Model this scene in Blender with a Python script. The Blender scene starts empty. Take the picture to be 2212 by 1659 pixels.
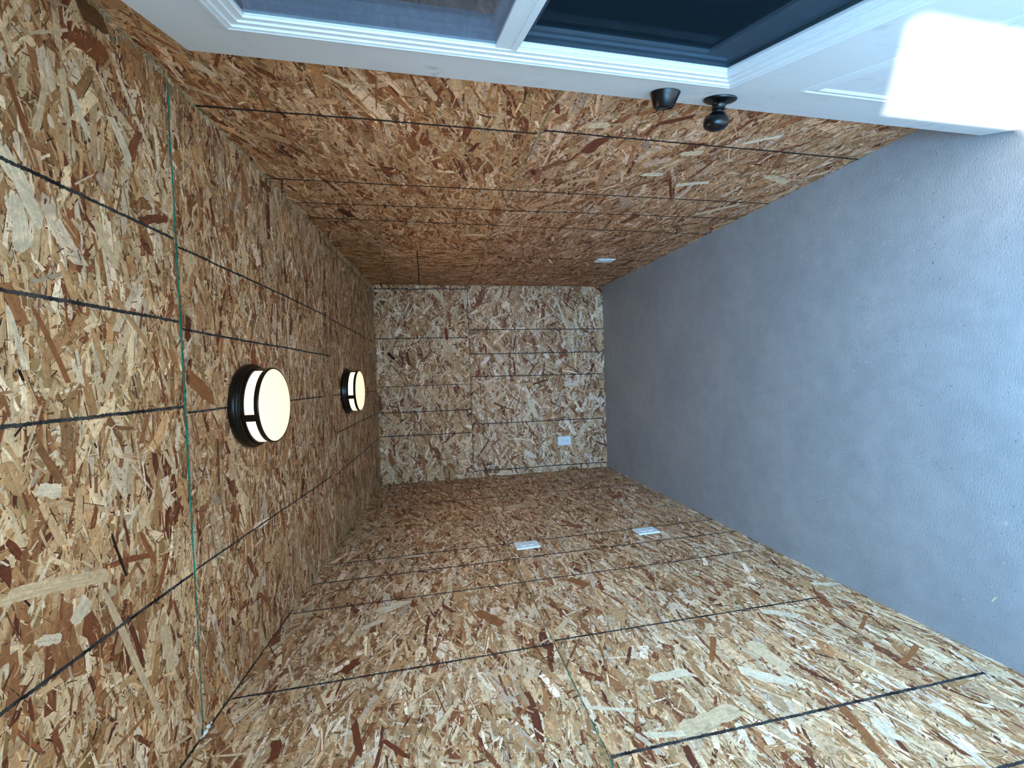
import bpy, bmesh, math
import numpy as np
from mathutils import Matrix, Vector

SC = bpy.context.scene
COL = SC.collection

# lighting levels
EXPO, SKY, SUN, LAMP_W, LAMP_EMIT = 0.0, 24, 28, 8, 1.28

# ---------------------------------------------------------------- room size (metres)
XR, XL, YB, YF = 0.743, -0.891, 3.568, 0.10      # right wall, left wall, back wall, front wall (inner faces)
ZB, SL = 1.983, 0.0848                           # ceiling height at the back wall and its rise towards the door
SEAM = 1.22
def zceil(y): return ZB + SL * (YB - y)

# ---------------------------------------------------------------- camera (the phone was held sideways: up is to the left)
cam_data = bpy.data.cameras.new('camera')
cam = bpy.data.objects.new('camera', cam_data); COL.objects.link(cam)
Rm = Matrix(((-0.03383, 0.999034, 0.028047), (-0.203699, 0.020582, -0.978817), (-0.978449, -0.038826, 0.202806)))
cam.matrix_world = Matrix.Translation((0, 0, 1.6005)) @ Rm.to_4x4()
cam_data.sensor_fit = 'HORIZONTAL'; cam_data.sensor_width = 36.0
cam_data.lens = 909.69 / 2212 * 36.0
cam_data.clip_start = 0.02
SC.camera = cam

# ---------------------------------------------------------------- light and exposure
SC.view_settings.view_transform = 'Standard'
SC.view_settings.look = 'None'
SC.view_settings.gamma = 1.0
SC.view_settings.use_curve_mapping = False
SC.view_settings.exposure = EXPO

world = bpy.data.worlds.new('sky'); SC.world = world; world.use_nodes = True
bg = world.node_tree.nodes['Background']
bg.inputs['Color'].default_value = (0.26, 0.605, 1.0, 1)
bg.inputs['Strength'].default_value = SKY

sun_d = bpy.data.lights.new('sun', 'SUN'); sun_d.energy = SUN; sun_d.angle = math.radians(0.9)
sun_d.color = (1.0, 0.97, 0.90)
sun = bpy.data.objects.new('sun', sun_d); COL.objects.link(sun)
sun.rotation_euler = Vector((1.304, 1.0, -1.23)).to_track_quat('-Z', 'Y').to_euler()
sun.location = (-3, -3, 4)

por_d = bpy.data.lights.new('doorway_portal', 'AREA'); por_d.shape = 'RECTANGLE'
por_d.size, por_d.size_y = 0.864, 2.03; por_d.cycles.is_portal = True
por = bpy.data.objects.new('doorway_portal', por_d); COL.objects.link(por)
por.location = (-0.088, -0.03, 1.015); por.rotation_euler = (math.radians(90), 0, 0)
# conspicuous strands: wall, ends (u, v), width, tone
NOTABLE = [
    ('L', 1.287, 0.443, 1.222, 0.346, 0.039, 'w'),
    ('L', 1.083, 1.012, 1.08, 0.882, 0.037, 'w'),
    ('L', 0.904, 1.011, 0.934, 0.842, 0.057, 'c'),
    ('L', 1.202, 0.705, 1.097, 0.79, 0.022, 'b'),
    ('L', 1.003, 0.14, 0.954, 0.27, 0.017, 'b'),
    ('L', 1.13, 1.814, 1.022, 1.783, 0.02, 'r'),
    ('L', 1.054, 1.733, 0.989, 1.669, 0.014, 'r'),
    ('L', 1.12, 1.991, 1.06, 1.982, 0.028, 'r'),
    ('L', 2.125, 1.744, 2.115, 1.632, 0.033, 'w'),
    ('L', 2.717, 1.109, 2.728, 0.987, 0.075, 'c'),
    ('L', 1.032, 1.218, 0.99, 1.1, 0.015, 'w'),
    ('L', 0.915, 1.11, 0.895, 1.004, 0.02, 'w'),
    ('L', 1.253, -0.289, 1.324, -0.138, 0.02, 'w'),
    ('L', 1.393, 0.108, 1.364, 0.006, 0.029, 'w'),
    ('L', 1.156, 0.615, 1.021, 0.599, 0.058, 'c'),
    ('L', 0.89, 0.572, 0.75, 0.621, 0.025, 'b'),
    ('L', 1.046, 0.734, 0.963, 0.627, 0.047, 'w'),
    ('L', 0.821, 0.541, 0.764, 0.555, 0.046, 'w'),
    ('L', 0.826, 0.349, 0.751, 0.342, 0.029, 'w'),
    ('L', 1.627, 1.131, 1.72, 0.955, 0.024, 'c'),
    ('L', 1.557, 1.442, 1.446, 1.365, 0.055, 'b'),
    ('L', 1.358, 1.189, 1.426, 1.127, 0.025, 'c'),
    ('L', 1.64, 1.809, 1.693, 1.701, 0.054, 'w'),
    ('L', 1.549, 1.854, 1.586, 1.779, 0.03, 'w'),
    ('L', 2.612, 1.777, 2.621, 1.673, 0.067, 'c'),
    ('L', 3.106, 1.424, 2.975, 1.384, 0.03, 'd'),
    ('L', 1.33, 1.877, 1.384, 1.838, 0.042, 'r'),
    ('L', 1.171, 0.125, 1.114, 0.217, 0.016, 'b'),
    ('L', 1.014, 0.29, 0.969, 0.357, 0.014, 'c'),
    ('L', 1.697, 1.027, 1.622, 0.973, 0.055, 'b'),
    ('T', 0.369, 0.796, 0.268, 0.85, 0.034, 'w'),
    ('T', 0.302, 0.812, 0.217, 0.817, 0.031, 'w'),
    ('T', 0.315, 0.956, 0.233, 0.996, 0.027, 'c'),
    ('T', 0.032, 0.797, 0.011, 0.804, 0.006, 'd'),
    ('T', -0.163, 0.813, -0.177, 0.853, 0.029, 'w'),
    ('T', -0.226, 0.765, -0.26, 0.783, 0.015, 'r'),
    ('T', -0.288, 0.949, -0.384, 0.978, 0.007, 'd'),
    ('T', -0.31, 1.021, -0.393, 1.059, 0.017, 'b'),
    ('T', 0.018, 1.209, -0.054, 1.311, 0.049, 'b'),
    ('T', 0.544, 1.008, 0.467, 1.058, 0.028, 'w'),
    ('T', 0.713, 0.945, 0.721, 1.014, 0.048, 'g'),
    ('T', 0.562, 0.903, 0.469, 0.91, 0.019, 'c'),
    ('T', 0.527, 0.875, 0.426, 0.849, 0.014, 'c'),
    ('T', 0.54, 0.919, 0.468, 0.952, 0.017, 'w'),
    ('T', 0.582, 0.848, 0.644, 0.921, 0.007, 'c'),
    ('T', -0.266, 0.979, -0.325, 0.99, 0.009, 'r'),
    ('T', 0.128, 0.788, 0.029, 0.809, 0.011, 'w'),
    ('T', 0.134, 0.826, 0.005, 0.882, 0.012, 'b'),
    ('T', 0.178, 0.989, 0.073, 1.088, 0.015, 't'),
    ('T', -0.304, 0.751, -0.357, 0.934, 0.027, 'c'),
    ('T', -0.378, 0.922, -0.741, 1.052, 0.018, 'c'),
    ('T', -0.413, 0.862, -0.38, 0.892, 0.033, 'w'),
    ('T', -0.479, 0.78, -0.52, 0.784, 0.007, 'r'),
    ('T', -0.401, 0.799, -0.421, 0.836, 0.02, 'w'),
    ('T', -0.542, 1.075, -0.65, 1.086, 0.035, 'c'),
    ('T', -0.303, 0.965, -0.252, 1.023, 0.013, 'w'),
    ('B', 0.192, 1.887, 0.138, 1.835, 0.03, 'd'),
    ('B', 0.606, 0.432, 0.361, 0.341, 0.026, 'w'),
    ('B', -0.746, 1.426, -0.81, 1.37, 0.038, 'b'),
    ('B', 0.456, 1.028, 0.356, 0.931, 0.028, 'w'),
    ('B', 0.528, 1.385, 0.42, 1.374, 0.031, 'b'),
    ('B', 0.39, 1.414, 0.285, 1.402, 0.031, 'r'),
    ('B', 0.266, 1.426, 0.189, 1.41, 0.054, 'c'),
    ('B', 0.058, 0.921, -0.063, 0.884, 0.033, 'w'),
    ('B', -0.231, 0.725, -0.397, 0.647, 0.05, 'w'),
    ('B', -0.256, 1.053, -0.182, 0.929, 0.04, 'c'),
    ('B', -0.632, 1.91, -0.73, 1.877, 0.044, 'b'),
    ('B', 0.708, 1.523, 0.651, 1.449, 0.054, 'c'),
    ('B', -0.076, 0.535, -0.111, 0.679, 0.02, 'r'),
    ('B', 0.45, 0.278, 0.327, 0.238, 0.035, 'w'),
    ('B', 0.656, 0.061, 0.449, 0.058, 0.027, 'w'),
    ('B', 0.196, 1.737, 0.082, 1.719, 0.033, 'r'),
    ('B', -0.468, 0.13, -0.545, 0.243, 0.043, 'c'),
    ('B', -0.431, 0.773, -0.314, 0.686, 0.029, 'w'),
    ('R', 2.264, 1.356, 2.268, 1.251, 0.037, 'c'),
    ('R', 1.501, 0.754, 1.486, 0.668, 0.035, 'w'),
    ('R', 1.569, 0.562, 1.524, 0.445, 0.037, 'w'),
    ('R', 1.186, 0.874, 1.131, 0.786, 0.024, 'r'),
    ('R', 1.356, 0.98, 1.375, 1.114, 0.03, 't'),
    ('R', 1.221, 1.077, 1.212, 1.017, 0.034, 'c'),
    ('R', 1.246, 0.521, 1.185, 0.425, 0.02, 'w'),
    ('R', 1.34, 0.696, 1.32, 0.619, 0.039, 'c'),
    ('R', 1.379, 1.038, 1.274, 1.001, 0.053, 'r'),
    ('R', 1.141, 1.209, 1.181, 1.192, 0.016, 'r'),
    ('R', 1.115, 2.096, 1.165, 2.07, 0.025, 'c'),
    ('R', 1.116, 1.812, 1.158, 1.754, 0.014, 'c'),
    ('R', 1.515, 0.623, 1.701, 0.501, 0.014, 'r'),
    ('R', 1.444, 0.235, 1.488, 0.104, 0.04, 'c'),
    ('R', 1.97, 1.884, 1.799, 1.677, 0.036, 't'),
    ('R', 1.402, 2.062, 1.442, 1.984, 0.04, 't'),
    ('R', 1.104, 0.917, 1.129, 0.91, 0.005, 'd'),
    ('R', 1.129, 0.908, 1.137, 0.918, 0.006, 'd'),
    ('R', 1.869, 0.278, 1.708, 0.138, 0.04, 'c'),
    ('R', 1.137, 0.827, 1.046, 0.788, 0.021, 'b'),
]

# ---------------------------------------------------------------- helpers
def srgb(r, g, b):
    f = lambda c: (c/255/12.92) if c/255 <= 0.04045 else ((c/255+0.055)/1.055)**2.4
    return (f(r), f(g), f(b), 1.0)

def link(name, mesh, mat=None, parent=None):
    o = bpy.data.objects.new(name, mesh); COL.objects.link(o)
    if mat: mesh.materials.append(mat)
    if parent: o.parent = parent
    return o

def obj(name, bm, mat=None, parent=None, smooth=False, M=None):
    me = bpy.data.meshes.new(name)
    if M is not None: bm.transform(M)
    bmesh.ops.recalc_face_normals(bm, faces=bm.faces)
    if smooth:
        for f in bm.faces: f.smooth = True
    bm.to_mesh(me); bm.free()
    if smooth:
        me.set_sharp_from_angle(angle=math.radians(32))
    return link(name, me, mat, parent)

def box(bm, x0, x1, y0, y1, z0, z1, bev=0.0):
    vs = [bm.verts.new(p) for p in ((x0,y0,z0),(x1,y0,z0),(x1,y1,z0),(x0,y1,z0),(x0,y0,z1),(x1,y0,z1),(x1,y1,z1),(x0,y1,z1))]
    fs = [bm.faces.new([vs[i] for i in q]) for q in ((3,2,1,0),(4,5,6,7),(0,1,5,4),(1,2,6,5),(2,3,7,6),(3,0,4,7))]
    if bev:
        es = list({e for f in fs for e in f.edges})
        bmesh.ops.bevel(bm, geom=es, offset=bev, segments=2, affect='EDGES', profile=0.6)

def lathe(bm, prof, n=64, cap=True):
    """revolve (radius, height) pairs round local z"""
    rings = []
    for r, h in prof:
        if r < 1e-6: rings.append([bm.verts.new((0, 0, h))])
        else: rings.append([bm.verts.new((r*math.cos(2*math.pi*i/n), r*math.sin(2*math.pi*i/n), h)) for i in range(n)])
    for a, b in zip(rings, rings[1:]):
        for i in range(n):
            j = (i+1) % n
            if len(a) == 1: bm.faces.new((a[0], b[i], b[j]))
            elif len(b) == 1: bm.faces.new((a[i], b[0], a[j]))
            else: bm.faces.new((a[i], a[j], b[j], b[i]))

def rect_ring(bm, prof, a0, a1, z0, z1):
    """mitred rectangular frame: prof = (inset, height) pairs, closed section swept round the rectangle; local x=a, y=z, z=height"""
    cs = []
    for ins, h in prof:
        cs.append([bm.verts.new(p) for p in ((a0+ins, z0+ins, h), (a1-ins, z0+ins, h), (a1-ins, z1-ins, h), (a0+ins, z1-ins, h))])
    m = len(cs)
    for k in range(m):
        A, B = cs[k], cs[(k+1) % m]
        for i in range(4):
            j = (i+1) % 4
            bm.faces.new((A[i], A[j], B[j], B[i]))

def empty(name, loc=(0,0,0)):
    o = bpy.data.objects.new(name, None); COL.objects.link(o); o.location = loc; o.empty_display_size = 0.05
    return o

def tag(o, label=None, cat=None, group=None, kind=None):
    if label: o['label'] = label
    if cat: o['category'] = cat
    if group: o['group'] = group
    if kind: o['kind'] = kind
    return o

class NT:
    def __init__(s, name):
        s.m = bpy.data.materials.new(name); s.m.use_nodes = True
        s.t = s.m.node_tree; s.b = s.t.nodes['Principled BSDF']
    def n(s, typ, **kw):
        x = s.t.nodes.new(typ)
        for k, v in kw.items():
            if k.startswith('_'): setattr(x, k[1:], v)
            else: x.inputs[k.replace('__', ' ')].default_value = v
        return x
    def l(s, a, b): s.t.links.new(a, b)
    def noise(s, vec, scale, detail=3, rough=0.5, dist=0.0):
        x = s.n('ShaderNodeTexNoise'); x.inputs['Scale'].default_value = scale
        x.inputs['Detail'].default_value = detail; x.inputs['Roughness'].default_value = rough
        x.inputs['Distortion'].default_value = dist
        s.l(vec, x.inputs['Vector']); return x.outputs['Fac']
    def rng(s, val, a, b, c, d):
        x = s.n('ShaderNodeMapRange'); x.clamp = True
        for k, v in zip(('From Min', 'From Max', 'To Min', 'To Max'), (a, b, c, d)): x.inputs[k].default_value = v
        s.l(val, x.inputs['Value']); return x.outputs['Result']
    def math(s, op, a, b):
        x = s.n('ShaderNodeMath', _operation=op)
        for i, v in enumerate((a, b)):
            if isinstance(v, (int, float)): x.inputs[i].default_value = v
            else: s.l(v, x.inputs[i])
        return x.outputs[0]
    def mix(s, fac, a, b, typ='MIX'):
        x = s.n('ShaderNodeMix', _data_type='RGBA', _blend_type=typ)
        for sock, v in ((x.inputs[0], fac), (x.inputs[6], a), (x.inputs[7], b)):
            if isinstance(v, (int, float, tuple)): sock.default_value = v
            else: s.l(v, sock)
        return x.outputs[2]
    def bump(s, h, strength, dist):
        x = s.n('ShaderNodeBump'); x.inputs['Strength'].default_value = strength; x.inputs['Distance'].default_value = dist
        s.l(h, x.inputs['Height']); s.l(x.outputs['Normal'], s.b.inputs['Normal'])

def mat_plain(name, col, rough=0.5, metal=0.0, spec=0.5, var=0.06, scale=60.0):
    m = NT(name); tc = m.n('ShaderNodeTexCoord')
    f = m.rng(m.noise(tc.outputs['Object'], scale, 4), 0.3, 0.7, 1-var, 1+var)
    c = m.mix(1.0, col, f, 'MULTIPLY')
    m.l(c, m.b.inputs['Base Color'])
    m.b.inputs['Roughness'].default_value = rough; m.b.inputs['Metallic'].default_value = metal
    m.b.inputs['Specular IOR Level'].default_value = spec
    return m.m

# strand board: every strand is a face with its own colour; the nodes add grain, dust and dark specks
def mat_osb():
    m = NT('strand_board')
    at = m.n('ShaderNodeAttribute', _attribute_name='Col'); uv = m.n('ShaderNodeUVMap', _uv_map='UVMap')
    tc = m.n('ShaderNodeTexCoord')
    mp = m.n('ShaderNodeMapping'); mp.inputs['Scale'].default_value = (14, 420, 1); m.l(uv.outputs['UV'], mp.inputs['Vector'])
    g = m.rng(m.noise(mp.outputs['Vector'], 1.0, 4, 0.65), 0.3, 0.7, 0.78, 1.20)
    mp2 = m.n('ShaderNodeMapping'); mp2.inputs['Scale'].default_value = (40, 140, 1); m.l(uv.outputs['UV'], mp2.inputs['Vector'])
    g2 = m.rng(m.noise(mp2.outputs['Vector'], 1.0, 2, 0.5), 0.3, 0.7, 0.90, 1.08)
    c = m.mix(1.0, at.outputs['Color'], m.math('MULTIPLY', g, g2), 'MULTIPLY')
    # small dark pits and resin specks, in patches
    patch = m.rng(m.noise(tc.outputs['Object'], 9, 3), 0.45, 0.62, 0.0, 1.0)
    n1 = m.noise(tc.outputs['Object'], 330, 2, 0.5, 1.2)
    sp = m.math('MULTIPLY', m.rng(n1, 0.635, 0.69, 0, 1), m.rng(patch, 0, 1, 0.25, 1.0))
    c = m.mix(m.math('MULTIPLY', sp, 0.8), c, srgb(58, 38, 26))
    crumb = m.rng(m.noise(tc.outputs['Object'], 95, 7, 0.72, 0.6), 0.33, 0.67, 0.76, 1.16)
    c = m.mix(1.0, c, crumb, 'MULTIPLY')
    mess = m.rng(m.noise(tc.outputs['Object'], 21, 4, 0.6), 0.56, 0.70, 1.0, 0.74)
    c = m.mix(1.0, c, mess, 'MULTIPLY')
    # broad worn / darker zones of the sheet
    big = m.rng(m.noise(tc.outputs['Object'], 3.2, 3), 0.3, 0.7, 0.95, 1.14)
    c = m.mix(1.0, c, big, 'MULTIPLY')
    m.l(c, m.b.inputs['Base Color'])
    m.b.inputs['Roughness'].default_value = 0.72; m.b.inputs['Specular IOR Level'].default_value = 0.28
    m.bump(m.math('ADD', g, m.noise(tc.outputs['Object'], 120, 4)), 0.35, 0.0012)
    return m.m
OSB = mat_osb()

def mat_floor():
    m = NT('grey_painted_concrete'); tc = m.n('ShaderNodeTexCoord'); P = tc.outputs['Object']
    v = m.rng(m.noise(P, 2.3, 5, 0.55), 0.3, 0.7, 0, 1)
    c = m.mix(v, srgb(144, 146, 151), srgb(158, 159, 161))
    v2 = m.rng(m.noise(P, 14, 5, 0.6), 0.35, 0.65, 0.94, 1.05); c = m.mix(1.0, c, v2, 'MULTIPLY')
    pit = m.rng(m.noise(P, 150, 2, 0.5, 0.6), 0.67, 0.72, 0, 1)
    spot = m.rng(m.noise(P, 12, 2), 0.45, 0.6, 0, 1); pit = m.math('MULTIPLY', pit, spot)
    c = m.mix(m.math('MULTIPLY', pit, 0.6), c, srgb(52, 56, 66))
    dust = m.rng(m.noise(P, 60, 2, 0.4, 0.4), 0.735, 0.76, 0, 1)
    c = m.mix(m.math('MULTIPLY', dust, 0.35), c, srgb(205, 205, 200))
    m.l(c, m.b.inputs['Base Color'])
    m.b.inputs['Roughness'].default_value = 0.56; m.b.inputs['Specular IOR Level'].default_value = 0.4
    mp = m.n('ShaderNodeMapping'); mp.inputs['Scale'].default_value = (1.0, 2.6, 1); mp.inputs['Rotation'].default_value = (0, 0, 0.5)
    m.l(P, mp.inputs['Vector'])
    rough_zone = m.rng(m.noise(P, 2.6, 3), 0.35, 0.65, 0.35, 1.0)
    h = m.math('MULTIPLY', m.noise(mp.outputs['Vector'], 105, 5, 0.60, 0.4), rough_zone)
    h = m.math('ADD', h, m.math('MULTIPLY', m.noise(P, 9, 4), 1.2))
    h = m.math('SUBTRACT', h, m.math('MULTIPLY', pit, 0.5))
    m.bump(h, 0.50, 0.0045)
    return m.m

def mat_door():
    m = NT('scuffed_white_door_paint'); tc = m.n('ShaderNodeTexCoord'); P = tc.outputs['Object']
    mp = m.n('ShaderNodeMapping'); mp.inputs['Scale'].default_value = (1.0, 1.0, 3.4); mp.inputs['Rotation'].default_value = (0.5, 0, 0.0)
    m.l(P, mp.inputs['Vector'])
    s = m.rng(m.noise(mp.outputs['Vector'], 17, 4, 0.55, 0.8), 0.60, 0.74, 0, 1)
    s = m.math('MULTIPLY', s, m.rng(m.noise(P, 3.1, 2), 0.42, 0.6, 0.15, 1))
    c = m.mix(m.math('MULTIPLY', s, 0.6), srgb(212, 215, 217), srgb(118, 122, 122))
    f = m.rng(m.noise(P, 5, 4), 0.3, 0.7, 0.96, 1.03); c = m.mix(1.0, c, f, 'MULTIPLY')
    m.l(c, m.b.inputs['Base Color']); m.b.inputs['Roughness'].default_value = 0.42
    m.bump(m.noise(P, 300, 2), 0.06, 0.001)
    return m.m

def mat_glass(name, dust, tint, a=0.2, refl=0.8, sc=22, vr=0.35):
    m = NT(name); t = m.t; out = t.nodes['Material Output']
    gl = m.n('ShaderNodeBsdfGlossy'); gl.inputs['Roughness'].default_value = 0.06; gl.inputs['Color'].default_value = (0.9, 0.95, 1, 1)
    tr = m.n('ShaderNodeBsdfTransparent'); tr.inputs['Color'].default_value = tint
    fr = m.n('ShaderNodeLayerWeight'); fr.inputs['Blend'].default_value = 0.5
    ref = m.math('ADD', m.math('MULTIPLY', m.math('POWER', fr.outputs['Facing'], 5.0), refl*0.9), 0.03*refl)
    mx = m.n('ShaderNodeMixShader'); m.l(ref, mx.inputs[0]); m.l(tr.outputs[0], mx.inputs[1]); m.l(gl.outputs[0], mx.inputs[2])
    df = m.n('ShaderNodeBsdfDiffuse'); df.inputs['Color'].default_value = dust
    tc = m.n('ShaderNodeTexCoord'); mp = m.n('ShaderNodeMapping'); mp.inputs['Scale'].default_value = (4, 4, 1)
    m.l(tc.outputs['Object'], mp.inputs['Vector'])
    f = m.rng(m.noise(mp.outputs['Vector'], sc, 5, 0.6), 0.3, 0.7, a*(1-vr), a*(1+vr))
    mx2 = m.n('ShaderNodeMixShader'); m.l(f, mx2.inputs[0]); m.l(mx.outputs[0], mx2.inputs[1]); m.l(df.outputs[0], mx2.inputs[2])
    m.l(mx2.outputs[0], out.inputs['Surface'])
    return m.m

def mat_emit(name, c1, c2, strength):
    m = NT(name); tc = m.n('ShaderNodeTexCoord'); g = m.n('ShaderNodeMapping'); m.l(tc.outputs['Object'], g.inputs['Vector'])
    f = m.rng(m.noise(g.outputs['Vector'], 7, 2), 0.3, 0.7, 0, 1)
    c = m.mix(f, c1, c2)
    m.b.inputs['Base Color'].default_value = (0.5, 0.48, 0.4, 1)
    m.l(c, m.b.inputs['Emission Color']); m.b.inputs['Emission Strength'].default_value = strength
    m.b.inputs['Roughness'].default_value = 0.5
    return m.m

M_FLOOR = mat_floor(); M_DOOR = mat_door()
M_VINYL = mat_plain('white_vinyl', srgb(214, 219, 222), 0.35, var=0.03)
M_PLATE = mat_plain('white_plastic', srgb(232, 235, 238), 0.3, var=0.02)
M_SLOT = mat_plain('dark_slot', srgb(28, 28, 30), 0.6)
M_BLACK = mat_plain('satin_black_metal', srgb(6, 7, 10), 0.27, 0.0, 0.42, var=0.2)
M_BRONZE = mat_plain('dark_bronze_metal', srgb(14, 10, 8), 0.28, 0.2, 0.5, var=0.2)
M_SASH = mat_plain('grey_sash_frame', srgb(212, 218, 226), 0.5)
M_PINE = mat_plain('bare_framing_wood', srgb(190, 160, 120), 0.8, var=0.15, scale=12)
M_GROUND = mat_plain('gravel_ground', srgb(150, 141, 126), 0.9, var=0.25, scale=30)
M_CHIP = mat_plain('pale_wood_chip', srgb(215, 195, 150), 0.8)
M_GLASS = mat_glass('dusty_window_glass', (0.42, 0.5, 0.6, 1), (0.66, 0.71, 0.78, 1), 0.10)
M_GLASS2 = mat_glass('dark_window_glass', (0.3, 0.35, 0.4, 1), (0.20, 0.26, 0.32, 1), 0.03)
M_SCREEN = mat_glass('insect_screen_mesh', (0.012, 0.024, 0.036, 1), (0.84, 0.90, 0.95, 1), 0.42, 0.0, 400, 0.1)
M_LAMP = mat_emit('lit_frosted_glass', (1.0, 0.74, 0.47, 1), (1.0, 0.68, 0.42, 1), LAMP_EMIT)
M_LAMPSIDE = mat_emit('lit_frosted_glass_side', (1.0, 0.76, 0.52, 1), (1.0, 0.72, 0.46, 1), LAMP_EMIT*1.3)

# ---------------------------------------------------------------- strand board sheets
PAL = dict(w=(226,219,200), c=(214,198,170), t=(184,152,116), b=(150,102,66), r=(112,62,40), d=(42,26,18), g=(112,84,56))
PRGB = np.array([(226,219,200),(213,200,170),(200,178,144),(186,158,120),(170,138,100),(148,110,76),(124,80,54),(98,58,42),(196,187,170)], float)
PW = np.array([0.09, 0.17, 0.17, 0.17, 0.14, 0.12, 0.08, 0.03, 0.03]); PW /= PW.sum()
def lin(c):
    c = np.asarray(c, float)/255
    return np.where(c <= 0.04045, c/12.92, ((c+0.055)/1.055)**2.4)

class Board:
    """collects strands, marker lines and seams of one wall, in the wall's own (u, v, height) frame"""
    def __init__(s, seed): s.rs = np.random.RandomState(seed); s.P = []; s.U = []; s.C = []; s.K = []
    def add(s, pts, uv, col):
        s.P.append(pts.astype(np.float32)); s.U.append(uv.astype(np.float32)); s.C.append(col.astype(np.float32))
    def strands(s, rect, ang, dens, Lm, Ls, Lr, Wm, Ws, Wr, hr, K, tint=(1,1,1), weights=None, spread=0.5, uni=0.22, palette=None, cracks=0.0):
        u0, u1, v0, v1 = rect; rs = s.rs
        n = int((u1-u0)*(v1-v0)*dens)
        if n < 1: return
        cu = rs.uniform(u0, u1, n); cv = rs.uniform(v0, v1, n)
        th = ang + rs.normal(0, spread, n); m = rs.rand(n) < uni; th[m] = rs.uniform(0, math.pi, m.sum())
        L = np.clip(np.exp(rs.normal(math.log(Lm), Ls, n)), *Lr); W = np.clip(np.exp(rs.normal(math.log(Wm), Ws, n)), *Wr)
        W = np.minimum(W, L*0.6)
        pal = lin(PRGB if palette is None else palette)
        w = PW if weights is None else np.array(weights)/np.sum(weights)
        c = pal[rs.choice(len(pal), n, p=w)] * np.exp(rs.normal(0, 0.15, (n, 1))) * np.array(tint)
        h = rs.uniform(hr[0], hr[1], n)
        s.raw(cu, cv, th, L, W, c, h, K, rect)
        if cracks:      # crevices along strand edges, their shadow put into the colour of dark slivers
            k = rs.rand(n) < cracks; m_ = k.sum(); sg = np.where(rs.rand(m_) < 0.5, -0.5, 0.5)
            of = sg*W[k]; sh = rs.uniform(-0.2, 0.2, m_)*L[k]
            ccu = cu[k] + sh*np.cos(th[k]) - of*np.sin(th[k]); ccv = cv[k] + sh*np.sin(th[k]) + of*np.cos(th[k])
            cc = lin(np.array([(46, 30, 20), (70, 44, 28), (92, 60, 38)], float))[rs.randint(0, 3, m_)]
            s.raw(ccu, ccv, th[k], L[k]*rs.uniform(0.25, 0.75, m_), rs.uniform(0.0006, 0.0017, m_), cc, h[k]+0.00002, 6, rect)
    def raw(s, cu, cv, th, L, W, c, h, K, rect):
        rs = s.rs; n = len(cu); half = K//2
        st = np.linspace(-0.5, 0.5, half)
        S = np.concatenate([st, st[::-1]]); T = np.concatenate([np.full(half, -0.5), np.full(half, 0.5)])
        S = np.tile(S, (n, 1)); T = np.tile(T, (n, 1))
        S += rs.normal(0, 0.018, S.shape)
        ends = [0, half-1, half, K-1]
        sl = rs.normal(0, 0.07, (n, 2)) * np.minimum(1.0, W/L*3.5)[:, None]
        S[:, 0] += sl[:, 0]; S[:, K-1] -= sl[:, 0]; S[:, half-1] += sl[:, 1]; S[:, half] -= sl[:, 1]
        tp = np.where(rs.rand(n, 2) < 0.4, rs.uniform(0.1, 0.8, (n, 2)), 1.0)
        for e, k in ((0, 0), (K-1, 0), (half-1, 1), (half, 1)): T[:, e] *= tp[:, k]
        T *= 1 + rs.normal(0, 0.12, T.shape)
        lx = S*L[:, None]; ly = T*W[:, None] + (rs.normal(0, 0.10, n)*W*1.2)[:, None]*(S*S*4)
        ct, sn = np.cos(th)[:, None], np.sin(th)[:, None]
        u = cu[:, None] + lx*ct - ly*sn; v = cv[:, None] + lx*sn + ly*ct
        u = np.clip(u, rect[0], rect[1]); v = np.clip(v, rect[2], rect[3])
        pts = np.stack([u, v, np.repeat(h[:, None], K, 1)], -1)
        uv = np.stack([lx + rs.uniform(0, 60, (n, 1)), ly + rs.uniform(0, 60, (n, 1))], -1)
        s.add(pts, uv, c)
    def sheet(s, rect, ang, tint=(1,1,1), k=1.0, sp=0.31, un=0.13):
        tint = (tint[0]*1.10, tint[1]*0.895, tint[2]*0.835)
        wd = [0.0]*9
        s.strands(rect, ang, 2300/k/k, 0.080*k, 0.45, (0.025, 0.18), 0.0112*k, 0.58, (0.003, 0.042), (0.0, 0.0007), 16, tint, spread=sp, uni=un, cracks=0.55)
        s.strands(rect, ang, 3600/k/k, 0.034*k, 0.45, (0.010, 0.09), 0.0045*k, 0.45, (0.0015, 0.013), (0.0, 0.0008), 8, tint, spread=sp*1.4, uni=un*1.6)
        s.strands(rect, ang, 8500/k, 0.008, 0.5, (0.003, 0.035), 0.0016, 0.45, (0.0006, 0.004), (0.0005, 0.0009), 4, tint,
                  weights=[2, 2, 2, 1, 1, 2, 3, 3, 1, 3], palette=np.vstack([PRGB, [(56, 36, 26)]]), spread=0.8, uni=0.5)
    def notable(s, u0, v0, u1, v1, W, c, rect):
        L = math.hypot(u1-u0, v1-v0)
        s.raw(np.array([(u0+u1)/2]), np.array([(v0+v1)/2]), np.array([math.atan2(v1-v0, u1-u0)]), np.array([L]), np.array([W*0.8]),
              lin(PAL[c])[None]*np.array([1.08, 0.89, 0.76])*0.92, np.array([0.00092 + 0.000012*len(s.P) % 0.00018]), 16, rect)
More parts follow.
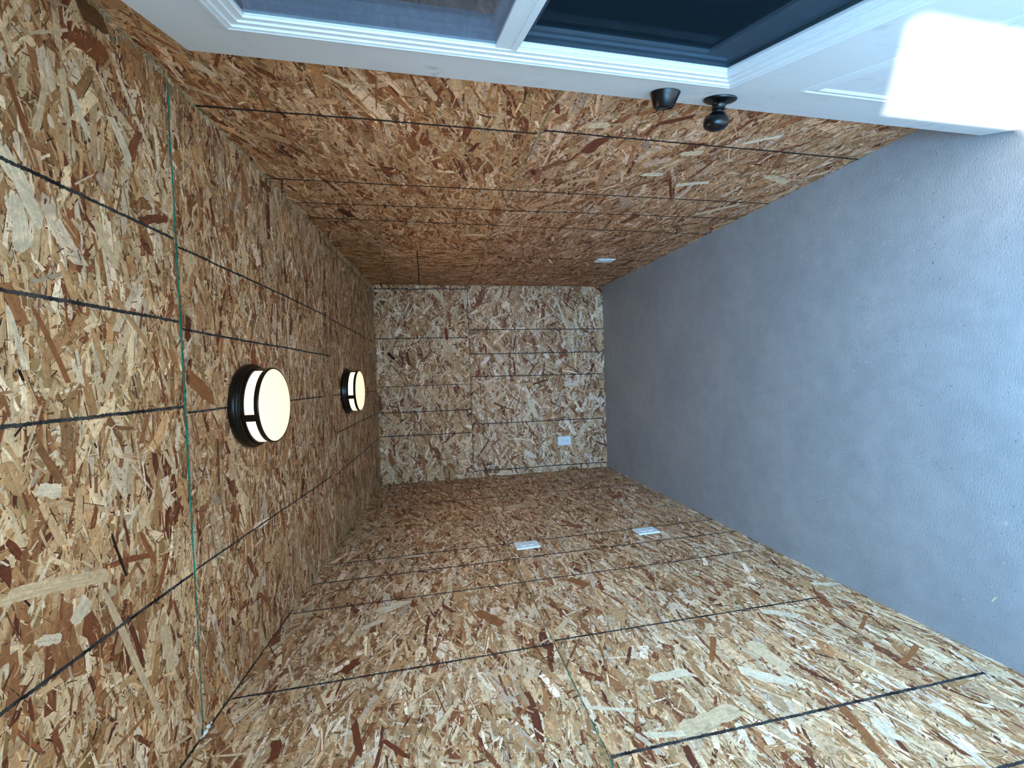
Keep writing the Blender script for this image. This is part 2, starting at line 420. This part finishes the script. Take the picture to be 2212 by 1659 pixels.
    def line(s, u0, v0, u1, v1, w, col, h=0.0011, rag=0.20, col2=None, skip=0.0, step=0.0022, wob=0.0005):
        L = math.hypot(u1-u0, v1-v0); n = max(2, int(L/step)); rs = s.rs
        t = np.linspace(0, 1, n+1); d = np.array([(u1-u0)/L, (v1-v0)/L]); nn = np.array([-d[1], d[0]])
        cx = np.cumsum(rs.normal(0, 0.00012, n+1)); cx -= np.linspace(cx[0], cx[-1], n+1); cx += rs.normal(0, wob*0.3, n+1)
        a = cx + w/2*(1+rs.normal(0, rag, n+1)); b = cx - w/2*(1+rs.normal(0, rag, n+1))
        base = np.array([u0, v0]) + t[:, None]*L*d
        A = base + a[:, None]*nn; B = base + b[:, None]*nn
        q = np.stack([B[:-1], B[1:], A[1:], A[:-1]], 1)
        pts = np.concatenate([q, np.full((n, 4, 1), h)], -1)
        uv = np.zeros((n, 4, 2)); uv[..., 0] = (t[:-1]*L)[:, None]
        c1 = lin(col); c2 = lin(col2 if col2 is not None else col)
        f = np.clip(np.convolve(rs.rand(n+8), np.ones(9)/9, 'valid')*3-1, 0, 1)[:n, None]
        c = c1*(1-f) + c2*f; c = c*np.exp(rs.normal(0, 0.12, (n, 1)))
        if skip:
            gap = np.convolve(rs.rand(n+6), np.ones(7)/7, 'valid')[:n]; k = gap > np.quantile(gap, skip)
            pts, uv, c = pts[k], uv[k], c[k]
        s.add(pts, uv, c)
    def build(s, name, o, eu, ev, en, backing, mask=None):
        o, eu, ev, en = [np.array(x, float) for x in (o, eu, ev, en)]
        V, LS, LI, UV, CC = [], [], [], [], []
        nv = 0
        for P, U, C in zip(s.P, s.U, s.C):
            n, K, _ = P.shape
            p = P.reshape(-1, 3).astype(float)
            if mask is not None: p = mask(p)
            V.append(o + p[:, :1]*eu + p[:, 1:2]*ev + p[:, 2:]*en)
            LI.append(np.arange(nv, nv+n*K)); LS.append((np.full(n, K))); UV.append(U.reshape(-1, 2)); CC.append(C); nv += n*K
        # the board behind the strands (a solid slab)
        bp, bf = backing
        bp = np.array(bp, float)
        V.append(bp); LI.append(np.array([i for f in bf for i in f])+nv); LS.append(np.array([len(f) for f in bf]))
        UV.append(np.zeros((sum(len(f) for f in bf), 2))); CC.append(np.tile(lin((150, 112, 70)), (len(bf), 1)))
        V = np.concatenate(V); LI = np.concatenate(LI); LS = np.concatenate(LS); UV = np.concatenate(UV); CC = np.concatenate(CC)
        me = bpy.data.meshes.new(name)
        me.vertices.add(len(V)); me.vertices.foreach_set('co', V.astype(np.float32).ravel())
        me.loops.add(len(LI)); me.loops.foreach_set('vertex_index', LI.astype(np.int32))
        me.polygons.add(len(LS)); me.polygons.foreach_set('loop_start', np.concatenate([[0], np.cumsum(LS)[:-1]]).astype(np.int32))
        me.update(calc_edges=True)
        uvl = me.uv_layers.new(name='UVMap'); uvl.data.foreach_set('uv', UV.astype(np.float32).ravel())
        ca = me.attributes.new('Col', 'FLOAT_COLOR', 'FACE')
        ca.data.foreach_set('color', np.concatenate([CC, np.ones((len(CC), 1))], 1).astype(np.float32).ravel())
        me.validate()
        return tag(link(name, me, OSB), kind='structure')

def slab(p, q, r, t, back):
    """box from four inner corners p[0..3] pushed along the vector back"""
    P = [np.array(x, float) for x in p]; B = [x + np.array(back, float) for x in P]
    return P + B, [(0,1,2,3), (7,6,5,4), (0,4,5,1), (1,5,6,2), (2,6,7,3), (3,7,4,0)]

INK = (20, 20, 24); INK2 = (72, 68, 66); TEAL = (20, 104, 92); PALE = (196, 186, 160)

# ---- left wall (u = depth y, v = height z)
def roof_mask(p):
    p = p.copy(); p[:, 1] = np.minimum(p[:, 1], zceil(p[:, 0])); return p
Y0 = YF
b = Board(11); R1 = (Y0, YB, 0.0, SEAM-0.001); R2 = (Y0, 2.562, SEAM+0.001, 2.3); R3 = (2.566, YB, SEAM+0.001, 2.3)
b.sheet(R1, 0.0, (1.02, 0.99, 0.95)); b.sheet(R2, 0.0, (1.0, 0.97, 0.92)); b.sheet(R3, 0.25, (0.95, 0.88, 0.80))
for pl, u0, v0, u1, v1, W, c in NOTABLE:
    if pl == 'L': b.notable(u0, v0, u1, v1, W, c, R1 if max(v0, v1) < SEAM else R2)
b.line(Y0, SEAM, YB, SEAM, 0.0022, (70, 100, 80), col2=(40, 30, 24), rag=0.5, skip=0.15)
b.line(0.7, SEAM+0.002, 2.7, SEAM+0.002, 0.0016, (48, 140, 118), rag=0.6, skip=0.5, h=0.0012)
b.line(2.564, SEAM, 2.564, 2.08, 0.0026, (110, 140, 120), col2=(60, 90, 72), rag=0.5, skip=0.15)
for y, z0, z1, w in ((0.655, 0.02, 1.21, .0068), (0.872, 0.09, 1.215, .0078), (1.305, 0.166, 1.215, .0074), (1.30, 1.228, 2.165, .0068), (1.722, 0.111, 2.13, .0068),
                  (1.945, 0.0, 2.11, .0085), (2.13, 0.0, 2.09, .0085), (2.96, 0.0, 2.03, .009), (3.235, 0.0, 2.0, .008), (3.44, 0.0, 1.98, .007)):
    b.line(y, z0, y + (0.01 if z1 < 1.3 else 0.0), z1, w, INK, col2=INK2)
b.line(1.02, zceil(1.02)-0.003, 1.75, zceil(1.75)-0.003, 0.007, (26, 26, 28), col2=(66, 58, 50))
b.line(1.75, zceil(1.75)-0.001, 2.2, zceil(2.2)-0.001, 0.006, (120, 105, 80), col2=PALE, rag=0.6, skip=0.3)
b.line(2.2, zceil(2.2)-0.002, 2.8, zceil(2.8)-0.002, 0.010, PALE, col2=(140, 125, 96), rag=0.7, skip=0.15)
T = 0.06
left = b.build('wall_left', (XL, 0, 0), (0,1,0), (0,0,1), (1,0,0),
    slab([(XL,Y0,-0.05), (XL,YB,-0.05), (XL,YB,zceil(YB)), (XL,Y0,zceil(Y0))], 0, 0, 0, (-T,0,0)), roof_mask)

# ---- right wall (u = depth y, v = height z)
b = Board(22); R1 = (Y0, YB, 0.0, SEAM-0.001); R2 = (Y0, 2.53, SEAM+0.001, 2.3); R3 = (2.533, YB, SEAM+0.001, 1.83); R4 = (2.533, YB, 1.832, 2.3)
b.sheet(R1, 0.12, (0.86, 0.71, 0.63), sp=0.45); b.sheet(R2, -0.25, (0.85, 0.69, 0.55)); b.sheet(R3, math.pi/2, (0.86, 0.73, 0.60)); b.sheet(R4, math.pi/2, (0.82, 0.66, 0.46))  # darker, redder tints: the weaker light on this wall is put into the colour
for pl, u0, v0, u1, v1, W, c in NOTABLE:
    if pl == 'R': b.notable(u0, v0, u1, v1, W, c, R1 if max(v0, v1) < SEAM else R2)
b.line(Y0, SEAM, YB, SEAM, 0.0022, (60, 70, 56), col2=(90, 110, 86), rag=0.6, skip=0.25)
b.line(0.9, SEAM-0.004, 2.5, SEAM-0.004, 0.005, (120, 150, 124), col2=(150, 132, 96), rag=0.9, skip=0.72, h=0.0012)
b.line(2.53, SEAM, 2.53, 2.07, 0.002, (80, 60, 40), skip=0.3)
for y0_, z0, y1_, z1, w in ((1.288, 1.228, 1.292, 2.172, .0076), (1.280, 0.0, 1.268, 1.212, .0076), (1.69, 0.0, 1.714, 2.14, .0076), (1.885, 0.0, 1.93, 2.10, .0076),
                    (2.125, 0.03, 2.10, 2.09, .0076), (2.70, 0.0, 2.70, 0.98, .0080), (2.92, 0.0, 2.90, 1.2, .0080), (3.13, 0.0, 3.1, 1.2, .0080)):
    b.line(y0_, z0, y1_, z1, w, INK, col2=(48, 34, 30))
b.line(2.60, 1.615, YB, 1.612, 0.007, INK, col2=(40, 30, 26))
b.line(2.62, 1.808, YB, 1.808, 0.004, (60, 42, 26), skip=0.35)
b.line(0.85, zceil(0.85)-0.004, 2.3, zceil(2.3)-0.004, 0.006, PALE, col2=(150, 132, 96), rag=0.8, skip=0.2)
right = b.build('wall_right', (XR, 0, 0), (0,1,0), (0,0,1), (-1,0,0),
    slab([(XR,Y0,-0.05), (XR,YB,-0.05), (XR,YB,zceil(YB)), (XR,Y0,zceil(Y0))], 0, 0, 0, (T,0,0)), roof_mask)

# ---- back wall (u = x, v = height z)
b = Board(33); R1 = (XL, XR, 0.0, SEAM-0.001); R2 = (XL, XR, SEAM+0.001, ZB)
b.sheet(R1, 0.15, (1.05, 1.04, 1.08), sp=0.6, un=0.25, k=1.3); b.sheet(R2, 0.0, (1.0, 0.98, 0.96), sp=0.6, un=0.25, k=1.3)
for pl, u0, v0, u1, v1, W, c in NOTABLE:
    if pl == 'B': b.notable(u0, v0, u1, v1, W, c, R1 if max(v0, v1) < SEAM else R2)
b.line(XL, SEAM, XR, SEAM, 0.0045, (30, 30, 26), col2=(66, 84, 66), rag=0.4)
for x0_, z0, x1_, z1, w in ((0.712, 1.228, 0.709, ZB-.005, .0075), (0.304, 1.226, 0.307, ZB-.003, .007), (-0.088, 1.226, -0.087, ZB-.003, .005), (-0.306, 1.226, -0.298, ZB-.003, .007),
                      (-0.50, 1.226, -0.49, ZB-.003, .007), (0.362, 0.02, 0.371, 1.215, .0075), (0.157, 0.02, 0.165, 1.215, .0075), (-0.04, 0.02, -0.027, 1.215, .0075),
                      (-0.444, 0.02, -0.429, 1.215, .0075), (-0.847, 0.01, -0.834, 1.215, .0075)):
    b.line(x0_, z0, x1_, z1, w, INK, col2=INK2)
b.line(0.742, 1.232, 0.70, 1.232, 0.008, INK)
b.line(XL, ZB-0.003, XR, ZB-0.003, 0.004, (150, 140, 110), col2=(90, 76, 52), rag=0.6)
b.line(XL+0.002, 0.02, XL+0.002, ZB, 0.004, (110, 90, 60), rag=0.6, skip=0.2)
back = b.build('wall_back', (0, YB, 0), (1,0,0), (0,0,1), (0,-1,0),
    slab([(XL-T,YB,-0.05), (XR+T,YB,-0.05), (XR+T,YB,ZB), (XL-T,YB,ZB)], 0, 0, 0, (0,T,0)))

# ---- ceiling (u = x, v = depth measured along the slope, from the back wall)
k = math.sqrt(1+SL*SL)
def vy(y): return (YB-y)*k
b = Board(44); S1, S2 = vy(2.40), vy(1.187); R1 = (XL, XR, 0.0, S1-.001); R2 = (XL, XR, S1+.001, S2-.0015); R3 = (XL, XR, S2+.0015, vy(Y0))
b.sheet(R1, 0.0, (0.92, 0.87, 0.78)); b.sheet(R2, 0.0, (0.93, 0.86, 0.78)); b.sheet(R3, 0.0, (1.0, 0.95, 0.86))
for pl, u0, v0, u1, v1, W, c in NOTABLE:
    if pl == 'T': b.notable(u0, vy(v0), u1, vy(v1), W, c, R3 if min(v0, v1) < 1.187 else R2)
b.line(XL, S1, XR, S1, 0.0025, (80, 60, 40), col2=(120, 100, 72), skip=0.3)
b.line(XL, S2, XR, S2, 0.0042, (50, 64, 52), col2=(120, 110, 84), rag=0.4)
b.line(-0.55, S2+.0003, 0.725, S2+.0003, 0.0046, (2, 134, 118), rag=0.25, h=0.0013)
b.line(-0.86, S2+.0003, -0.55, S2+.0003, 0.0032, (96, 150, 128), col2=(60, 110, 90), rag=0.7, h=0.0013)
b.line(-0.6, S2-.004, 0.0, S2-.004, 0.004, (150, 176, 150), rag=0.9, skip=0.75, h=0.0012)
for x0_, ya, x1_, yb_, w in ((0.352, 0.30, 0.352, 1.179, .0066), (0.336, 1.192, 0.325, 2.34, .0062), (0.317, 2.42, 0.276, 3.56, .006),
                     (0.147, 0.30, 0.151, 1.180, .0068), (0.134, 1.194, 0.119, 2.39, .0060),
                     (-0.056, 0.30, -0.058, 1.180, .0066), (-0.074, 1.194, -0.089, 2.27, .0056), (-0.092, 2.40, -0.115, 3.56, .005),
                     (-0.466, 0.30, -0.475, 1.182, .0068), (-0.471, 1.194, -0.505, 2.31, .0056), (-0.516, 2.38, -0.503, 3.56, .0056),
                     (-0.298, 2.43, -0.296, 3.56, .0058), (0.706, 2.40, 0.686, 3.56, .005)):
    b.line(x0_, vy(ya), x1_, vy(yb_), w, INK, col2=INK2)
b.line(XR-0.004, vy(0.8), XR-0.004, vy(2.2), 0.006, PALE, col2=(160, 140, 104), rag=0.8, skip=0.25)
ceil = b.build('ceiling', (0, YB, ZB), (1,0,0), (0,-1/k,SL/k), (0,-SL/k,-1/k),
    slab([(XL-T,YB+T,zceil(YB+T)), (XR+T,YB+T,zceil(YB+T)), (XR+T,-0.02,zceil(-0.02)), (XL-T,-0.02,zceil(-0.02))], 0, 0, 0, (0,0,T)))

# ---- dab of white caulk where the ceiling seam meets the left wall
bm = bmesh.new(); rs = np.random.RandomState(5)
for dx, dy, r in ((0,0,.009),(.004,.012,.007),(-.002,-.010,.006),(.006,.022,.004),(.003,-.02,.004),(.012,.004,.006)):
    bmesh.ops.create_icosphere(bm, subdivisions=2, radius=r, matrix=Matrix.Translation((XL+.002+dx, 1.19+dy, zceil(1.19+dy)-.004-abs(dx)*.3)) @ Matrix.Diagonal((0.6,1,0.6,1)))
o = obj('caulk_dab', bm, mat_plain('white_caulk', srgb(226, 230, 226), 0.7), smooth=True)
tag(o, 'small white caulk dab where the teal ceiling seam meets the left wall', 'caulk')

# ---- floor
bm = bmesh.new(); box(bm, XL-T, XR+T, -0.02, YB+T, -0.08, 0.0)
floor = tag(obj('floor', bm, M_FLOOR), kind='structure')

# ---- front wall with the doorway we look in through
DX0, DX1, DH = -0.52, 0.344, 2.035
bm = bmesh.new()
zt = zceil(Y0)
box(bm, XL-T, DX0-.02, -0.02, Y0, -0.05, zt); box(bm, DX1+.02, XR+T, -0.02, Y0, -0.05, zt); box(bm, DX0-.02, DX1+.02, -0.02, Y0, DH+.02, zt)
tag(obj('wall_front', bm, M_PINE), kind='structure')
bm = bmesh.new()
box(bm, DX0-.02, DX0, -0.02, Y0, 0, DH); box(bm, DX1, DX1+.02, -0.02, Y0, 0, DH); box(bm, DX0-.02, DX1+.02, -0.02, Y0, DH, DH+.02)
tag(obj('trim_1', bm, M_VINYL), kind='structure')
# unseen eave block and post added to shape the sun patch; ground outside
bm = bmesh.new(); box(bm, -2.4, 1.6, -0.45, -0.021, 2.044, 2.40); tag(obj('trim_2', bm, M_PINE), kind='structure')
bm = bmesh.new(); box(bm, -0.605, -0.37, -0.45, -0.36, -0.05, 2.043); tag(obj('trim_3', bm, M_PINE), kind='structure')
bm = bmesh.new(); box(bm, -12, 12, -14, -0.021, -0.25, -0.06); tag(obj('ground', bm, M_GROUND), kind='structure')

# ---------------------------------------------------------------- ceiling lights
def ceiling_light(cx, cy, label):
    root = empty('ceiling_light', (cx, cy, zceil(cy)-0.0008))
    root.rotation_euler = Vector((0, -SL, -1)).to_track_quat('Z', 'Y').to_euler()   # local z points down into the room
    tag(root, label, 'ceiling light', 'round ceiling lights')
    bm = bmesh.new()
    lathe(bm, [(0, 0), (.128, 0), (.133, .0015), (.135, .005), (.135, .013), (.133, .018), (.130, .0195), (.1295, .0225), (.1275, .0245), (.1268, .0285), (.1245, .0300), (.1220, .0302), (.105, .0302), (0, .0302)], 96)
    obj('canopy_base', bm, M_BRONZE, root, True)
    bm = bmesh.new()
    lathe(bm, [(.1175, .0300), (.1175, .074)], 96)
    obj('side_glass', bm, M_LAMPSIDE, root, True)
    bm = bmesh.new()
    lathe(bm, [(.1155, .074), (.1158, .0775), (.114, .080), (.108, .0815), (.085, .0845), (.05, .0865), (0, .0875)], 96)
    obj('glass_diffuser', bm, M_LAMP, root, True)
    bm = bmesh.new()
    lathe(bm, [(.1180, .0670), (.1206, .0670), (.1214, .0688), (.1214, .0775), (.1200, .0796), (.1168, .0796), (.1165, .0670), (.1180, .0670)], 96)
    lathe(bm, [(.1180, .0300), (.1208, .0300), (.1208, .0395), (.1180, .0395)], 96)
    for deg in (255, 345, 75, 165):
        # upright bars of the cage; angle measured from world x towards depth
        steps = []
        for t in np.linspace(-0.088, 0.088, 9):
            a = math.radians(deg) + t
            # local frame: x mirrored by the flip
            steps.append((math.cos(a), math.sin(a)))
        Mi = root.rotation_euler.to_matrix().inverted()
        ring = []
        for ca, sa in steps:
            w = Mi @ Vector((ca, sa*0.9964, -sa*SL*0.9964))
            ring.append([bm.verts.new((w.x*r, w.y*r, h)) for r, h in ((.1178, .034), (.1210, .034), (.1210, .073), (.1178, .073))])
        for p, q in zip(ring, ring[1:]):
            for i in range(4): bm.faces.new((p[i], p[(i+1) % 4], q[(i+1) % 4], q[i]))
        bm.faces.new(ring[0]); bm.faces.new(ring[-1][::-1])
    obj('cage_frame', bm, M_BRONZE, root, True)
    ld = bpy.data.lights.new('lamp_bulb', 'SPOT'); ld.energy = LAMP_W; ld.color = (1.0, 0.80, 0.54); ld.shadow_soft_size = 0.0; ld.spot_size = math.pi; ld.spot_blend = 1.0
    lo = bpy.data.objects.new('lamp_bulb', ld); COL.objects.link(lo); lo.parent = root; lo.location = (0, 0, 0.092); lo.rotation_euler = (math.pi, 0, 0)
    return root
ceiling_light(-0.08, 1.505, 'round black-rimmed ceiling light, the larger-looking one nearer the open door')
ceiling_light(-0.08, 2.664, 'round black-rimmed ceiling light farther in, close to the back wall')

# ---------------------------------------------------------------- outlets
def outlet_meshes():
    bm = bmesh.new()
    # plate with two openings suggested by the raised faces: bevelled edge all round
    W, H, D = .0395, .0615, .0075
    rect = lambda i, h: [bm.verts.new(p) for p in ((-W+i, -H+i, h), (W-i, -H+i, h), (W-i, H-i, h), (-W+i, H-i, h))]
    rows = [rect(0, 0), rect(0, D-.003), rect(.0012, D-.001), rect(.0035, D)]
    for A, B in zip(rows, rows[1:]):
        for i in range(4): bm.faces.new((A[i], A[(i+1) % 4], B[(i+1) % 4], B[i]))
    bm.faces.new(rows[-1]); bm.faces.new(rows[0][::-1])
    me_p = bpy.data.meshes.new('cover_plate'); bmesh.ops.recalc_face_normals(bm, faces=bm.faces); bm.to_mesh(me_p); bm.free(); me_p.materials.append(M_PLATE)
    bm = bmesh.new()
    n = 32; prof = [(1.06, D-.0004), (1.06, D+.0004), (1.0, D+.0004), (1.0, D-.0002), (0.985, D+.0020), (0.93, D+.0026)]
    rings = []
    for s, h in prof:
        rr = []
        for i in range(n):
            a = 2*math.pi*i/n; x = .0172*math.cos(a); y = max(-.0142, min(.0142, .0172*math.sin(a)))
            rr.append(bm.verts.new((x*s, y*s, h)))
        rings.append(rr)
    for A, B in zip(rings, rings[1:]):
        for i in range(n): bm.faces.new((A[i], A[(i+1) % n], B[(i+1) % n], B[i]))
    bm.faces.new(rings[-1]); bmesh.ops.recalc_face_normals(bm, faces=bm.faces)
    me_r = bpy.data.meshes.new('receptacle'); bm.to_mesh(me_r); bm.free(); me_r.materials.append(M_PLATE)
    bm = bmesh.new(); h0 = D+.0020; h1 = D+.0029
    box(bm, -.0075, -.0058, -.001, .0072, h0, h1); box(bm, .0058, .0072, .0002, .0066, h0, h1)
    vs = [bm.verts.new((.0026*math.cos(t), -.0072+.0026*math.sin(t), h1)) for t in np.linspace(0, 2*math.pi, 13)[:-1]]
    f = bm.faces.new(vs); r = bmesh.ops.extrude_face_region(bm, geom=[f]); bmesh.ops.translate(bm, vec=(0,0,-.0009), verts=[v for v in r['geom'] if isinstance(v, bmesh.types.BMVert)])
    bmesh.ops.recalc_face_normals(bm, faces=bm.faces)
    me_s = bpy.data.meshes.new('slot'); bm.to_mesh(me_s); bm.free(); me_s.materials.append(M_SLOT)
    bm = bmesh.new(); lathe(bm, [(.0032, D-.0004), (.0032, D+.0006), (.0022, D+.0011), (0, D+.0012)], 16)
    me_c = bpy.data.meshes.new('screw'); bmesh.ops.recalc_face_normals(bm, faces=bm.faces); bm.to_mesh(me_c); bm.free(); me_c.materials.append(M_PLATE)
    return me_p, me_r, me_s, me_c
OM = outlet_meshes()
def outlet(loc, normal, label):
    root = empty('electrical_outlet', loc)
    Z = Vector(normal); Yv = Vector((0, 0, 1)); X = Yv.cross(Z)
    root.rotation_euler = Matrix((X, Yv, Z)).transposed().to_euler()
    tag(root, label, 'outlet', 'white duplex wall outlets')
    link('cover_plate', OM[0], None, root)
    for s in (1, -1):
        r = link('receptacle', OM[1], None, root); r.location = (0, .0195*s, 0)
        link('slots', OM[2], None, r)
    link('screw', OM[3], None, root)
    return root
E_ = 0.0012
outlet((XL+E_, 2.078, 1.120), (1,0,0), 'white outlet on the left wall at mid-height beside the green seam')
outlet((XL+E_, 2.078, 0.453), (1,0,0), 'white outlet low on the left wall nearer the grey floor')
outlet((-0.625, YB-E_, 0.403), (0,-1,0), 'white outlet on the back wall facing the doorway')
outlet((XR-E_, 2.702, 0.366), (-1,0,0), 'white outlet low on the right wall behind the open door')

# ---------------------------------------------------------------- the open door
th = math.radians(19.5)
DD = Vector((-math.sin(th), -math.cos(th), 0))          # from latch edge towards the hinges
DN = Vector((-math.cos(th), math.sin(th), 0))           # towards the room: the face we see
DM = Matrix((DD, Vector((0, 0, 1)), DN)).transposed().to_4x4()
door = empty('door_1', (0.632, 0.922, 0.0)); door.rotation_euler = DM.to_euler()
tag(door, 'open white half-glass door swung against the right wall', kind='structure')
# check handedness: local x = a (latch to hinge), y = height, z = out of the face
DW, Z0, Z1 = 0.864, 0.014, 2.016
LA0, LA1, LZ0, LZ1 = 0.157, 0.707, 0.955, 1.8955
HA0, HA1, HZ0, HZ1 = LA0+.038, LA1-.038, LZ0+.036, LZ1-.036   # hole
bm = bmesh.new()
def slab_ring(bm, o, i, h0, h1):
    def q(r, h): return [bm.verts.new(p) for p in ((r[0], r[2], h), (r[1], r[2], h), (r[1], r[3], h), (r[0], r[3], h))]
    O0, O1, I0, I1 = q(o, h0), q(o, h1), q(i, h0), q(i, h1)
    for k in range(4):
        j = (k+1) % 4
        bm.faces.new((O0[k], O0[j], I0[j], I0[k])); bm.faces.new((O1[k], I1[k], I1[j], O1[j]))
        bm.faces.new((O0[k], O1[k], O1[j], O0[j])); bm.faces.new((I0[k], I0[j], I1[j], I1[k]))
slab_ring(bm, (0, DW, Z0, Z1), (HA0, HA1, HZ0, HZ1), 0.0, -0.044)
slab_o = obj('door_slab', bm, M_DOOR, door)
bv = slab_o.modifiers.new('bevel', 'BEVEL'); bv.width = 0.0012; bv.segments = 2; bv.limit_method = 'ANGLE'
# lite frame with stepped moulding
bm = bmesh.new()
rect_ring(bm, [(0, 0), (.0006, .0062), (.0024, .0088), (.0068, .0092), (.0088, .0076), (.0106, .0084), (.0150, .0076), (.0162, .0048), (.0280, .0048), (.0290, .0020), (.0405, .0020), (.0415, -.0012), (.0440, -.0016),
               (.0440, -.010), (.037, -.010), (.037, 0)], LA0, LA1, LZ0, LZ1)
obj('window_frame', bm, M_VINYL, door)
IA0, IA1, IZ0, IZ1 = LA0+.044, LA1-.044, LZ0+.044, LZ1-.044
bm = bmesh.new(); box(bm, IA0-.006, IA1+.006, 1.4195, 1.4575, -.016, .0006, .0012); box(bm, IA0-.002, IA1+.002, 1.4195, 1.4300, -.0005, .0022, .0006)
obj('window_mullion', bm, M_VINYL, door)
# inner channel walls seen through the upper glass, second pane spacer
bm = bmesh.new(); rect_ring(bm, [(0, -.006), (-.004, -.006), (-.004, -.034), (.008, -.034), (.008, -.0235), (.0012, -.0225), (.0012, -.0160), (0, -.0152)], IA0, IA1, 1.458, IZ1)
obj('upper_sash', bm, M_VINYL, door)
bm = bmesh.new(); box(bm, IA0, IA1, 1.455, IZ1, -.0050, -.0035); obj('upper_glass', bm, M_GLASS, door)
# lower: bug screen in its channel and the sliding sash behind
bm = bmesh.new(); rect_ring(bm, [(0, -.003), (.0045, -.0036), (.0062, -.0064), (.0062, -.012), (-.004, -.012), (-.004, -.003)], IA0-.001, IA1+.001, IZ0-.001, 1.4195)
obj('screen_channel', bm, M_VINYL, door)
bm = bmesh.new(); box(bm, IA0, IA1, IZ0-.006, 1.4195, -.0110, -.0104); obj('insect_screen', bm, M_SCREEN, door)
bm = bmesh.new(); rect_ring(bm, [(-.003, -.020), (.009, -.020), (.0095, -.0245), (.020, -.0245), (.0235, -.0270), (.0235, -.036), (-.003, -.036)], IA0, IA1, IZ0+.004, 1.419)
box(bm, IA0+.02, IA1-.02, IZ0+.022, IZ0+.062, -.0355, -.0225, .001)
obj('lower_sash', bm, M_SASH, door)
bm = bmesh.new(); box(bm, IA0+.012, IA1-.012, IZ0+.02, 1.41, -.031, -.029); obj('lower_glass', bm, M_GLASS2, door)
# interior lite frame (far side of the slab)
bm = bmesh.new(); rect_ring(bm, [(0, -.044), (.004, -.053), (.030, -.050), (.034, -.036), (.0285, -.036), (.0285, -.044)], LA0, LA1, LZ0, LZ1)
obj('window_frame', bm, M_VINYL, door)
# embossed lower panels
for pa0, pa1 in ((0.168, 0.405), (0.459, 0.696)):
    bm = bmesh.new()
    rect_ring(bm, [(0, -.001), (0, .0004), (.0018, .0026), (.0060, .0030), (.0085, .0006), (.0120, .0002), (.0145, .0022), (.0250, .0038), (.0300, .0012), (.0300, -.001)], pa0, pa1, 0.235, 0.800)
    obj('embossed_panel', bm, M_DOOR, door)
# knob
kx, kz = 0.064, 0.912
bm = bmesh.new()
lathe(bm, [(0, 0), (.0350, 0), (.0362, .0015), (.0356, .0038), (.0310, .0066), (.0220, .0086), (.0168, .0105), (.0145, .0140), (.0142, .0195), (.0150, .0222), (.0130, .0238), (.0130, .0285)], 48)
k0 = obj('door_knob', bm, M_BLACK, door, True, Matrix.Translation((kx, kz, 0)))
bm = bmesh.new()
lathe(bm, [(.0105, .0262), (.0160, .0285), (.0225, .0340), (.0264, .0410), (.0276, .0480), (.0262, .0550), (.0210, .0612), (.0120, .0645), (0, .0655)], 48)
obj('knob_grip', bm, M_BLACK, k0, True, Matrix.Translation((kx, kz, 0)))
bm = bmesh.new(); lathe(bm, [(.0042, .0620), (.0042, .0663), (.0030, .0667), (0, .0667)], 20)
obj('keyhole', bm, M_BRONZE, k0, True, Matrix.Translation((kx, kz, 0)))
# deadbolt
bx_, bz = 0.066, 1.052
bm = bmesh.new()
lathe(bm, [(0, 0), (.0315, 0), (.0325, .0010), (.0322, .0028), (.0222, .0290), (.0212, .0302), (.0190, .0300), (.0180, .0280), (0, .0276)], 48)
k1 = obj('deadbolt', bm, M_BLACK, door, True, Matrix.Translation((bx_, bz, 0)))
bm = bmesh.new(); lathe(bm, [(.0105, .0272), (.0105, .0298), (.0095, .0304), (0, .0304)], 28); 
obj('keyhole', bm, M_BRONZE, k1, True, Matrix.Translation((bx_, bz, 0)))
# hinges on the far edge
for z in (0.25, 1.0, 1.78):
    bm = bmesh.new(); lathe(bm, [(0, 0), (.006, 0), (.006, .09), (0, .09)], 16)
    obj('hinge', bm, M_BLACK, door, True, Matrix.Translation((DW+.004, z, -.046)) @ Matrix.Rotation(-math.pi/2, 4, 'X'))

# ---------------------------------------------------------------- litter on the floor
def sliver(name, x, y, ang, L, W, label, bend=0.25, h=0.0016):
    bm = bmesh.new(); n = 8; rows = []
    for i in range(n+1):
        t = i/n - 0.5; w = W*(1-abs(t*2)**2.2)*0.5 + 0.0003
        yy = bend*L*t*t; lift = h*(0.3+t*t*3)
        rows.append([bm.verts.new(p) for p in ((t*L, yy-w, 0.0001), (t*L, yy+w, 0.0001), (t*L, yy+w*.7, lift), (t*L, yy-w*.7, lift))])
    for A, B in zip(rows, rows[1:]):
        for i in range(4): bm.faces.new((A[i], A[(i+1) % 4], B[(i+1) % 4], B[i]))
    bm.faces.new(rows[0]); bm.faces.new(rows[-1][::-1])
    o = obj(name, bm, M_CHIP); o.location = (x, y, 0); o.rotation_euler = (0, 0, ang)
    tag(o, label, 'wood splinter', 'wood splinters on the floor')
sliver('wood_splinter', -0.171, 3.16, math.radians(60), 0.052, 0.005, 'pale curved wood splinter on the grey floor near the back wall')
sliver('wood_splinter', -0.708, 0.903, math.radians(150), 0.026, 0.003, 'tiny pale wood splinter on the floor beside the left wall')
